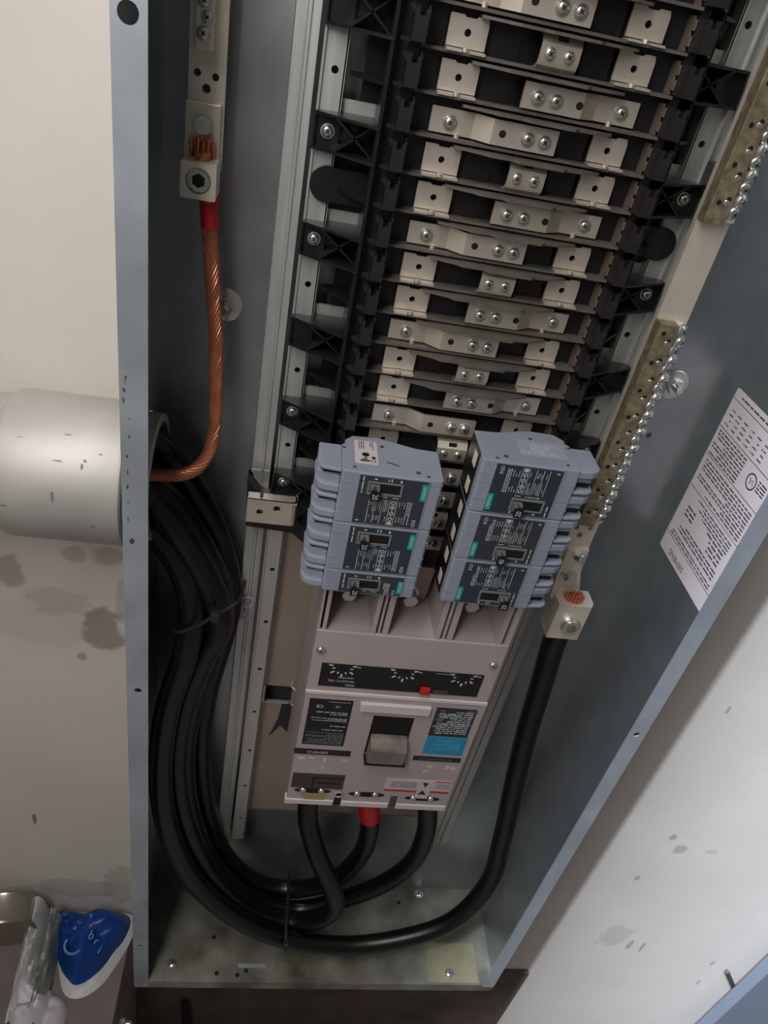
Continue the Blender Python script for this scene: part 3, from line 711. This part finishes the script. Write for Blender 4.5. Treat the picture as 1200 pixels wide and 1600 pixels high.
for x, z, wd, ht in ((-26, -682, 8, 5), (-14, -681, 7, 2), (0, -684, 3, 7), (0, -696, 3, 3), (22, -682, 6, 2), (120, -684, 6, 3), (140, -684, 4, 6), (147, -686, 5, 5), (116, -694, 5, 3)):
    MB().box(x - wd / 2, x + wd / 2, F - .1, F + .3, z - ht / 2, z + ht / 2).build('moulded_mark', M['mlight'], mainb)

# ------------------------------------------------------------------ right neutral bar
nb = thing('neutral_bar', 'long plated neutral bar with bronze terminal strips right of the busbars', 'busbar', (214, 20, -400))
nbp = sheet('bar', [rect(202, 229, -418, 250), circ(208, -379, 2.6), circ(222, -379, 2.6), circ(214, -388, 2.9)], 4, 10, M['alu'], nb)
for z in (-330, -60, 180): MB().box(206, 226, 10, 64, z - 12, z + 12).build('standoff', M['black'], nb)
def strip_(z0, z1):
    t_ = MB().box(201.5, 218, -8, 4, z0, z1).build('terminal_strip', M['bronze'], nb, bevel=.5)
    n = int((z1 - z0) / 8.6)
    hm = MB(); small_screw(hm, (0, 0, 0), Vector((.45, -1, .15)).normalized(), 5.3)
    mesh = hm.mesh('terminal_screw', [M['zinc'], M['dark']], None, smooth=True, fix=False)
    dk = MB().lathe((0, 0, 0), (0, -1, 0), [(1.9, 0), (1.9, .15)], 12).mesh('wire_hole', M['dark'], None)
    sh_ = MB().lathe((0, 0, 0), (0, -1, 0), [(2.4, 0), (2.0, .5), (.8, .7)], 10).mesh('strip_pip', M['zinc'], None)
    MB().box(218, 227, -4.5, 4, z0 + 2, z1 - 1).build('screw_seat', M['alu'], t_, bevel=.8)
    for i in range(n):
        z = z1 - 5 - i * 8.6
        o = link('terminal_screw', mesh, t_); o.location = (Vector((222.5 + (i % 2) * 1.5, -4.5 - (i % 2) * 1.2, z)) - org(nb)) * S; o.rotation_euler = (0, (i * .7) % 1.3, 0)
        if i % 2: 
            o = link('wire_hole', dk, t_); o.location = (Vector((213.5, -8, z)) - org(nb)) * S
            o = link('strip_pip', sh_, t_); o.location = (Vector((213, -8, z - 2.5)) - org(nb)) * S
        if i % 3 == 0:
            o = link('wire_hole', dk, t_); o.location = (Vector((207, -8, z - 3)) - org(nb)) * S
strip_(-368, -163); strip_(-84, 120)
lug = MB().prism([(206, -402), (229, -402), (230, -432), (238, -460), (238, -470), (208, -470), (206, -440)], 0, 5, 'y')
lug.build('lug_plate', M['alu'], nb, bevel=1.2)
lbd = sheet('lug_body', [[(212, -18), (247, -18), (251, -12), (251, 8), (212, 8)], circ(231, -4.5, 10.6, 24)], -509, -462, M['alu'], nb, 'xy')
MB().lathe((231, -18, -487), (0, -1, 0), [(10.5, 0), (10.5, 6), (9.6, 7.5), (7, 7.5)], 28).build('set_screw', M['zinc'], nb, smooth=True)
MB().prism(hexpts(231, -487, 6.0), -26.2, -25.2, 'y').build('hex_socket', M['bronze'], nb)
MB().lathe((218, 0, -438), (0, -1, 0), [(9, 0), (9, 2)], 20).prism(hexpts(218, -438, 6), -9, -2, 'y').build('lug_bolt', M['zinc'], nb, bevel=.5)
MB().lathe((219, 0, -412), (.5, -1, .3), [(5, 0), (5, 7), (4, 8)], 14).build('lug_screw', M['zinc'], nb, smooth=True)
# strands of the conductor standing out of the top of the lug
sd = random.Random(4)
stm = MB().lathe((0, 0, -20), (0, 0, 1), [(1.55, 0), (1.55, 22), (1.2, 22.7)], 8).mesh('copper_strand', M['copper'], None, smooth=True)
for ring, n in ((0, 1), (3.2, 6), (6.2, 12), (8.9, 17)):
    for i in range(n):
        a = 2 * math.pi * i / n + ring
        place('copper_strand', stm, nb, (231 + ring * math.cos(a), -4.5 + ring * math.sin(a), -459 + sd.uniform(-2.5, 1.5)))

# ------------------------------------------------------------------ left ground bar, lug and copper wire
gb = thing('ground_bar', 'narrow plated ground bar with hex-socket lug at upper left of the box', 'busbar', (-168, 60, -150))
sheet('bar', [rect(-180, -154.5, -118, 250), circ(-174, -57, 2.5), circ(-161.5, -58, 2.5), circ(-167.5, -66, 3)], 38, 44, M['alu'], gb)
for z in (-60, 120): MB().box(-176, -160, 44, 66, z - 10, z + 10).build('standoff', M['black'], gb)
MB().box(-175, -163, 26, 38, -42, 240).build('terminal_strip', M['alu'], gb, bevel=1)
for i in range(14):
    z = -32 + i * 9.2
    mbq = MB(); small_screw(mbq, (-169 + (i % 2) * 2, 26, z), (0, -1, .0), 3.8 if i % 2 else 4.6); mbq.build('terminal_screw', [M['zinc'], M['dark']], gb, smooth=True, fix=False)
MB().box(-181, -156, 33, 38, -118, -74).build('lug_tongue', M['alu'], gb, bevel=.8)
MB().lathe((-168, 33, -88), (0, -1, 0), [(7.5, 0), (7.5, 1)], 22).prism(hexpts(-168, -88, 6.4, .3), 24, 32, 'y').build('lug_bolt', M['zinc'], gb, bevel=.6)
lbk = sheet('x', [rect(-179.5, -154.5, -133.5, -108.5, 1.5), circ(-167, -121, 9.0, 28)], 8, 33, None, mesh_only=True)
lbk.build('lug_body', M['alu'], gb)
MB().box(-179, -155, 14, 32, -133, -109).build('lug_core', M['alu'], gb)
MB().lathe((-167, 14.2, -121), (0, -1, 0), [(8.4, 0), (8.4, 3.6), (7.4, 4.4), (5.6, 4.4)], 28).build('set_screw', M['zinc'], gb, smooth=True)
MB().prism(hexpts(-167, -121, 5.0, .5), 9.6, 10, 'y').build('hex_socket', M['dark'], gb)
for i in range(9):
    MB().lathe((-174.5 + i * 1.9, 25 + (i % 2) * 2.4, -112), (random.uniform(-.05, .05), .02, 1), [(1.45, 0), (1.45, 14 + (i * 5) % 4), (1.1, 14.6 + (i * 5) % 4)], 8).build('copper_strand', M['copper'], gb, smooth=True)
cw = thing('copper_wire', 'bare stranded copper ground wire from the ground lug down into the conduit', 'wire', (-150, 20, -360))
cpts = spline([(-166, 20, -104), (-165, 20, -125), (-161, 28, -141), (-159, 26, -164), (-155, 22, -197), (-150, 18, -237), (-147, 14, -281), (-146, 8, -326), (-152, 1, -350), (-167, -8, -361), (-200, -14, -363), (-240, -14, -366)], 10)
def frames(path):
    P = [Vector(p) for p in path]; n = (P[1] - P[0]).orthogonal().normalized(); out = []
    for i, p in enumerate(P):
        t = (P[min(i + 1, len(P) - 1)] - P[max(i - 1, 0)]).normalized()
        n = (n - t * n.dot(t)).normalized(); out.append((p, n.copy(), t.cross(n)))
    return out
fr_ = frames(cpts); L = 0; acc = [0]
for a, b_ in zip(cpts, cpts[1:]): L += (Vector(b_) - Vector(a)).length; acc.append(L)
NS = 12
for k in range(NS):
    pth = []
    for (p, n, b_), l in zip(fr_, acc):
        a = 2 * math.pi * k / NS + l / 58 * 2 * math.pi
        pth.append(p + (n * math.cos(a) + b_ * math.sin(a)) * 4.6)
    MB().tube(pth, 1.4, 7).build('strand', M['copper'], cw, smooth=True)
MB().tube(cpts, 4.0, 8).build('strand_core', M['copper'], cw, smooth=True)
MB().tube(spline([(-162.4, 27, -133), (-161, 28, -141), (-160, 27, -152), (-159.5, 26.4, -157)], 5), 6.9, 16).build('red_tape_band', M['red'], cw, smooth=True)

# ------------------------------------------------------------------ conduit
cd = thing('conduit', 'fat galvanised conduit with threaded coupling entering the box from the left', 'conduit', (-300, -2, -372))
MB().lathe((-690, -2, -372), (1, 0, 0), [(57, 0), (57, 420), (54, 420), (54, 0)], 48).build('pipe', M['pipe'], cd, smooth=True)
MB().lathe((-311, -2, -372), (1, 0, 0), [(57.5, 0), (61, 0), (63, 2.5), (64, 6), (64, 96), (63, 99), (60, 100), (57.5, 100)], 56).build('coupling', M['pipe'], cd, smooth=True)
MB().lathe((-210, -2, -372), (1, 0, 0), [(57, 0), (57, 19), (56, 20), (50, 20), (50, 0)], 48).build('bushing', M['rail'], cd, smooth=True)
sm = MB(); rs = random.Random(9)
for (a, x, l, ww) in ((58, -255, 10, 1.2), (38, -259, 11, 1.4), (40, -239, 4, 3.4), (36, -241, 3, 6), (12, -262, 3, 12), (52, -290, 8, .8), (46, -228, 3, 1.4), (0, -300, 8, 1.5), (-12, -232, 6, 2)):
    a = math.radians(a); r = 64.15
    nrm = Vector((0, -math.cos(a), math.sin(a))); tan = Vector((0, math.sin(a), math.cos(a)))
    scuff(Vector((x, -2, -372)) + nrm * (r + .1), FX, tan, l, ww, int(x)).build('scuff_mark', M['printg'], cd, fix=False)

# ------------------------------------------------------------------ black power cables
def cable(label, pts, r=13.2, band=None):
    t = thing('power_cable', label, 'cable', pts[len(pts) // 2], 'thick black power cables')
    MB().tube(spline(pts, 8), r, 20).build('jacket', M['rubber'], t, smooth=True)
    if band: MB().tube(spline(band, 6), r + .9, 24).build('red_tape_band', M['red'], t, smooth=True)
    return t
cable('outer black cable from the neutral lug down the right side of the box',
      [(231, -4, -500), (232, -2, -520), (235, 1, -545), (242, 2, -604), (249, 0, -683), (260, -5, -779), (276, -12, -901), (281, -22, -1001), (246, -34, -1091), (170, -42, -1134), (85, -46, -1147), (-4, -50, -1118), (-77, -52, -1053), (-132, -52, -966), (-164, -50, -869), (-178, -46, -758), (-174, -42, -649), (-157, -36, -556), (-154, -28, -499), (-169, -24, -448), (-200, -24, -412), (-260, -24, -400), (-330, -20, -395)])
cable('black cable from the right terminal of the main breaker',
      [(142, -8, -766), (148, -12, -790), (154, -12, -827), (168, -8, -900), (169, 0, -988), (142, 8, -1067), (83, 10, -1126), (17, 10, -1158), (-54, 8, -1122), (-110, 4, -1032), (-145, 3, -911), (-158, 3, -788), (-152, 4, -683), (-134, 6, -591), (-128, 4, -525), (-150, 2, -452), (-196, 2, -385), (-260, 4, -375), (-330, 4, -372)])
cable('black cable with a red tape band from the middle terminal of the main breaker',
      [(62, -10, -766), (68, -12, -790), (78, -12, -834), (92, -4, -913), (92, 8, -999), (67, 20, -1086), (15, 34, -1143), (-45, 36, -1131), (-98, 34, -1052), (-129, 32, -937), (-142, 32, -807), (-139, 32, -697), (-126, 34, -601), (-122, 34, -535), (-138, 33, -463), (-162, 30, -410), (-200, 26, -352), (-260, 22, -348), (-330, 20, -345)],
      band=[(71, -12, -802), (74, -12, -818), (80, -11, -846), (85, -9, -868)])
cable('black cable from the left terminal of the main breaker crossing over the others',
      [(-5, -10, -766), (-3, -12, -800), (0, -14, -841), (6, -20, -878), (26, -30, -936), (55, -36, -1006), (64, -36, -1055), (46, -30, -1104), (2, -22, -1130), (-58, -22, -1094), (-112, -24, -1003), (-148, -24, -886), (-164, -20, -776), (-160, -16, -675), (-143, -20, -585), (-126, -24, -520), (-152, -22, -448), (-196, -24, -380), (-260, -14, -350), (-330, -14, -345)])
def tie(label, pts, wd, th):
    t = thing('cable_tie', label, 'cable tie', pts[0], 'cable ties on the bundle')
    MB().tube(spline(pts, 6), wd, 8).build('strap', M['tie'], t, smooth=True)
    p = Vector(pts[len(pts) // 2]); MB().box(p.x - 4, p.x + 4, p.y - 5, p.y + 2, p.z - 5, p.z + 5).build('tie_head', M['tie'], t, bevel=.8)
    return t
tie('black cable tie around the bundle at the box bottom', [(4, 50, -1128), (3, 40, -1112), (2, 0, -1098), (1, -42, -1100), (2, -62, -1108), (3, -66, -1122), (2, -52, -1134), (3, -30, -1146)], 2.6, 1)
tie('black cable tie slanting round the bundle beside the left rail', [(-107, 22, -506), (-107, 12, -500), (-108, -20, -486), (-112, -40, -480), (-130, -46, -492), (-150, -47, -510), (-166, -44, -520), (-172, -30, -524)], 1.9, 1)

# ------------------------------------------------------------------ rating label on the right side panel
rlb = thing('rating_label', 'large white rating label stuck upside down on the right inner wall', 'label', (329, -10, -418))
XW = XR - .35
sheet('label_sheet', [rect(-62, 46, -417, -228, 3)], XW, XR - .05, M['paper'], rlb, 'yz')
RT, RU = (0, 1, 0), (0, 0, -1)      # upside-down print on a wall facing -x
xx = XW - .1
k = MB()
k.text('SIEMENS', 9.5, (xx, 8, -409), RT, RU)
k.build('maker_name', M['ink'], rlb, fix=False)
for z in (-396, -336, -299, -268, -238): MB().dash((xx, -8, z), RT, RU, 106, .7).build('rule_line', M['printd'], rlb, fix=False)
k = MB(); rw = random.Random(21)
k.para((xx, -6, -391), RT, RU, 98, 7, 2, rnd=rw).para((xx, -10, -379), RT, RU, 86, 12, 3, rnd=rw).para((xx, -30, -362), RT, RU, 40, 18, 4, rnd=rw).para((xx, 26, -360), RT, RU, 26, 14, 3, fill=.4, rnd=rw)
k.para((xx, -8, -346), RT, RU, 90, 14, 4, rnd=rw).para((xx, -8, -318), RT, RU, 98, 32, 9, fill=.97, rnd=rw).para((xx, 14, -284), RT, RU, 58, 28, 8, fill=.95, rnd=rw)
for i in range(6):
    for j in range(4): k.para((xx, 36 - i * 13, -248 - j * 5), RT, RU, 8, 3, 1, rnd=rw)
k.para((xx, -8, -233), RT, RU, 90, 4, 1, rnd=rw)
k.build('fine_print', M['printd'], rlb, fix=False)
k = MB().lathe((xx, -34, -282), (-1, 0, 0), [(8, 0), (6.6, 0)], 24, closed=False).text('UL', 7, (xx, -34, -282), RT, RU).para((xx, -50, -280), RT, RU, 14, 12, 4)
k.build('certification_mark', M['ink'], rlb, fix=False)

# ------------------------------------------------------------------ things around the box
bd = thing('grey_board', 'grey board box on the floor under the left side of the box', 'box', (-430, -60, -1850))
MB().box(-660, -233, -330, 62, -1850, -1292).build('box_body', M['board'], bd, bevel=2)
MB().box(-660, -233, -135, -131, -1292, -1291.2).build('box_seam', M['printd'], bd)
# crumpled blue bag with white rim and lettering
bgz = -1291
bg = thing('plastic_bag', 'crumpled blue plastic bag with white lettering beside the box corner', 'bag', (-285, -20, bgz))
def crumple(n, m, fx, seed, amp):
    rq = random.Random(seed); vs = []; fs = []
    ph = [(rq.uniform(2, 9), rq.uniform(2, 9), rq.uniform(0, 6)) for _ in range(7)]
    for i in range(n + 1):
        for j in range(m + 1):
            u, v = i / n, j / m
            h = sum(math.sin(a * u * 1.7 + b2 * v * 1.7 + c) for a, b2, c in ph) / 5
            vs.append(fx(u, v, abs(h) * amp - .2 * amp))
    for i in range(n):
        for j in range(m): fs.append((i * (m + 1) + j, (i + 1) * (m + 1) + j, (i + 1) * (m + 1) + j + 1, i * (m + 1) + j + 1))
    return vs, fs
def blob(outline, z0, height, seed, amp, rings=10, per=4, pw=3):
    # crumpled pillow over an irregular outline (x, y); returns verts, faces and a height function
    pts = [Vector((p[0], p[1], 0)) for p in outline]; n0 = len(pts); o = []
    for k in range(n0):
        p0, p1, p2, p3 = pts[k - 1], pts[k], pts[(k + 1) % n0], pts[(k + 2) % n0]
        for t in [q / per for q in range(per)]:
            o.append(0.5 * ((2 * p1) + (p2 - p0) * t + (2 * p0 - 5 * p1 + 4 * p2 - p3) * t * t + (3 * p1 - p0 - 3 * p2 + p3) * t ** 3))
    c = sum(o, Vector()) / len(o); rq = random.Random(seed)
    ph = [(rq.uniform(-.12, .12), rq.uniform(-.12, .12), rq.uniform(0, 6)) for _ in range(8)]
    def hz(x, y, k):
        h = sum(abs(math.sin(a * x + b2 * y + c2)) for a, b2, c2 in ph) / 8 - .5
        return z0 + (1 - k ** pw) * (height + h * amp)
    vs = [(c.x, c.y, hz(c.x, c.y, 0))]; fs = []; n = len(o)
    for r in range(1, rings + 1):
        k = r / rings
        for p in o:
            q = c + (p - c) * k; vs.append((q.x, q.y, hz(q.x, q.y, k)))
    for a in range(n): fs.append((0, 1 + a, 1 + (a + 1) % n))
    for r in range(rings - 1):
        for a in range(n):
            b2 = (a + 1) % n; fs.append((1 + r * n + a, 1 + (r + 1) * n + a, 1 + (r + 1) * n + b2, 1 + r * n + b2))
    fs.append(tuple(1 + (rings - 1) * n + a for a in range(n))[::-1])
    return vs, fs
vs, fs = blob([(-354, 60), (-314, 56), (-297, 62), (-250, 60), (-236, 46), (-239, 21), (-257, -13), (-275, -39), (-297, -50), (-318, -35), (-342, 2), (-356, 35)], bgz + 2.5, 40, 3, 52)
MB().add(vs, fs).build('bag_skin', M['bag'], bg, smooth=True, fix=False)
vs, fs = blob([(-366, 60), (-318, 62), (-300, 60), (-248, 62), (-230, 50), (-231, 18), (-245, -18), (-263, -49), (-290, -65), (-315, -55), (-338, -3), (-362, 36)], bgz + .3, 5, 8, 8, pw=8)
MB().add(vs, fs).build('white_border', M['bagw'], bg, smooth=True, fix=False)
lt = MB()
U1 = Vector((.35, .9, .25)).normalized(); R1 = Vector((.94, -.33, 0)).normalized()
opts = []
for i in range(18):
    a = math.radians(170 + i * 11.5)
    p = Vector((-308, -10, bgz + 50)) + R1 * 13 * math.cos(a) + U1 * 13 * math.sin(a)
    opts.append(p)
MB().tube(opts, 2.0, 6).build('lettering', M['bagprint'], bg)
for ch, sz, pp in (('b', 18, (-285, 2, bgz + 53)), ('r', 16, (-276, -6, bgz + 52)), ('i', 18, (-268, -17, bgz + 51))):
    MB().text(ch, sz, pp, R1, U1).build('lettering', M['bagprint'], bg, fix=False)
# (-293, -14, bgz + 66), R1, U1).text('r', 24, (-274, -32, bgz + 66), R1, U1).text('i', 26, (-262, -50, bgz + 62), R1, U1)
# tin can lying on its side, end towards the viewer
cn = thing('tin_can', 'shiny tin can with a tan lid at the lower left corner', 'can', (-412, -20, -1291))
ax = Vector((.15, -.85, -.1)).normalized()
MB().lathe((-424, 48, -1240), ax, [(46, 0), (48, 3), (47, 6), (47, 40), (48.5, 43), (48, 46), (45, 46)], 40).build('can_wall', M['can'], cn, smooth=True)
MB().lathe(Vector((-424, 48, -1240)) + ax * 42, ax, [(45, 0), (44, 2), (10, 3)], 36).build('can_lid', M['canlid'], cn, smooth=True)
# film and white wrapping
fl = thing('plastic_film', 'grey crumpled film between the tin can and the blue bag', 'film', (-365, -20, -1291))
def filmf(u, v, h): return (-392 + 34 * u + 10 * v, 50 - 150 * v, bgz + 3 + (70 - 50 * v) * math.sin(math.pi * min(1, u * .9 + .1)) * (1 - .5 * v) + h)
vs, fs = crumple(14, 20, filmf, 12, 16); MB().add(vs, fs).build('film_sheet', M['bagw'], fl, smooth=True, fix=False)
def filmg(u, v, h): return (-362 + 26 * u + 6 * v, 40 - 150 * v, bgz + 2 + (58 - 40 * v) * math.sin(math.pi * min(1, u * .9 + .1)) + h)
vs, fs = crumple(14, 20, filmg, 15, 16); MB().add(vs, fs).build('film_fold', M['foil'], fl, smooth=True, fix=False)
wr = thing('white_wrapping', 'crumpled white wrapping in front of the blue bag', 'wrapping', (-350, -130, -1291))
vs, fs = blob([(-383, -43), (-363, -34), (-345, -46), (-330, -56), (-325, -77), (-333, -110), (-352, -125), (-375, -112), (-377, -82)], bgz + .5, 26, 30, 60)
MB().add(vs, fs).build('wrapping_sheet', M['cloth'], wr, smooth=True, fix=False)
vs, fs = blob([(-330, -62), (-312, -66), (-300, -84), (-306, -118), (-330, -125), (-336, -90)], bgz + .5, 14, 33, 40)
MB().add(vs, fs).build('wrapping_fold', M['bagw'], wr, smooth=True, fix=False)
# enamelled cover leaning at lower right, with a dark rod behind it
cv = thing('panel_cover', 'blue grey metal panel cover standing against the wall at lower right', 'cover', (1000, 30, -1850))
MB().prism([(945, -1850), (949, -1130), (1360, -1130), (1360, -1850)], 20, 44, 'y').build('cover_sheet', M['cover'], cv, bevel=2)
rd = MB().tube([(931, 64, -1472), (1014, 62, -1588), (1036, 60, -1612)], 4.2, 10).build('steel_rod', M['printd'], smooth=True)
tag(rd, 'short dark rod leaning on the wall above the blue grey cover', 'rod')
an = thing('anchor_bolt', 'small zinc hex bolt on the side of the grey board box', 'bolt', (-233, -70, -1372))
MB().prism(hexpts(-70, -1372, 11), -233, -222, 'x').lathe((-222, -70, -1372), (1, 0, 0), [(6, 0), (6, 8), (4, 10)], 16).build('bolt_body', M['zinc'], an, bevel=1)
pg = thing('dark_offcut', 'dark bent metal strip standing against the wall below the box', 'offcut', (-138, 50, -1850))
MB().prism([(-150, -1612), (-134, -1606), (-118, -1850), (-136, -1850)], 50, 56, 'y').box(-140, -114, 20, 56, -1850, -1846).build('offcut_body', M['black'], pg, bevel=.8)
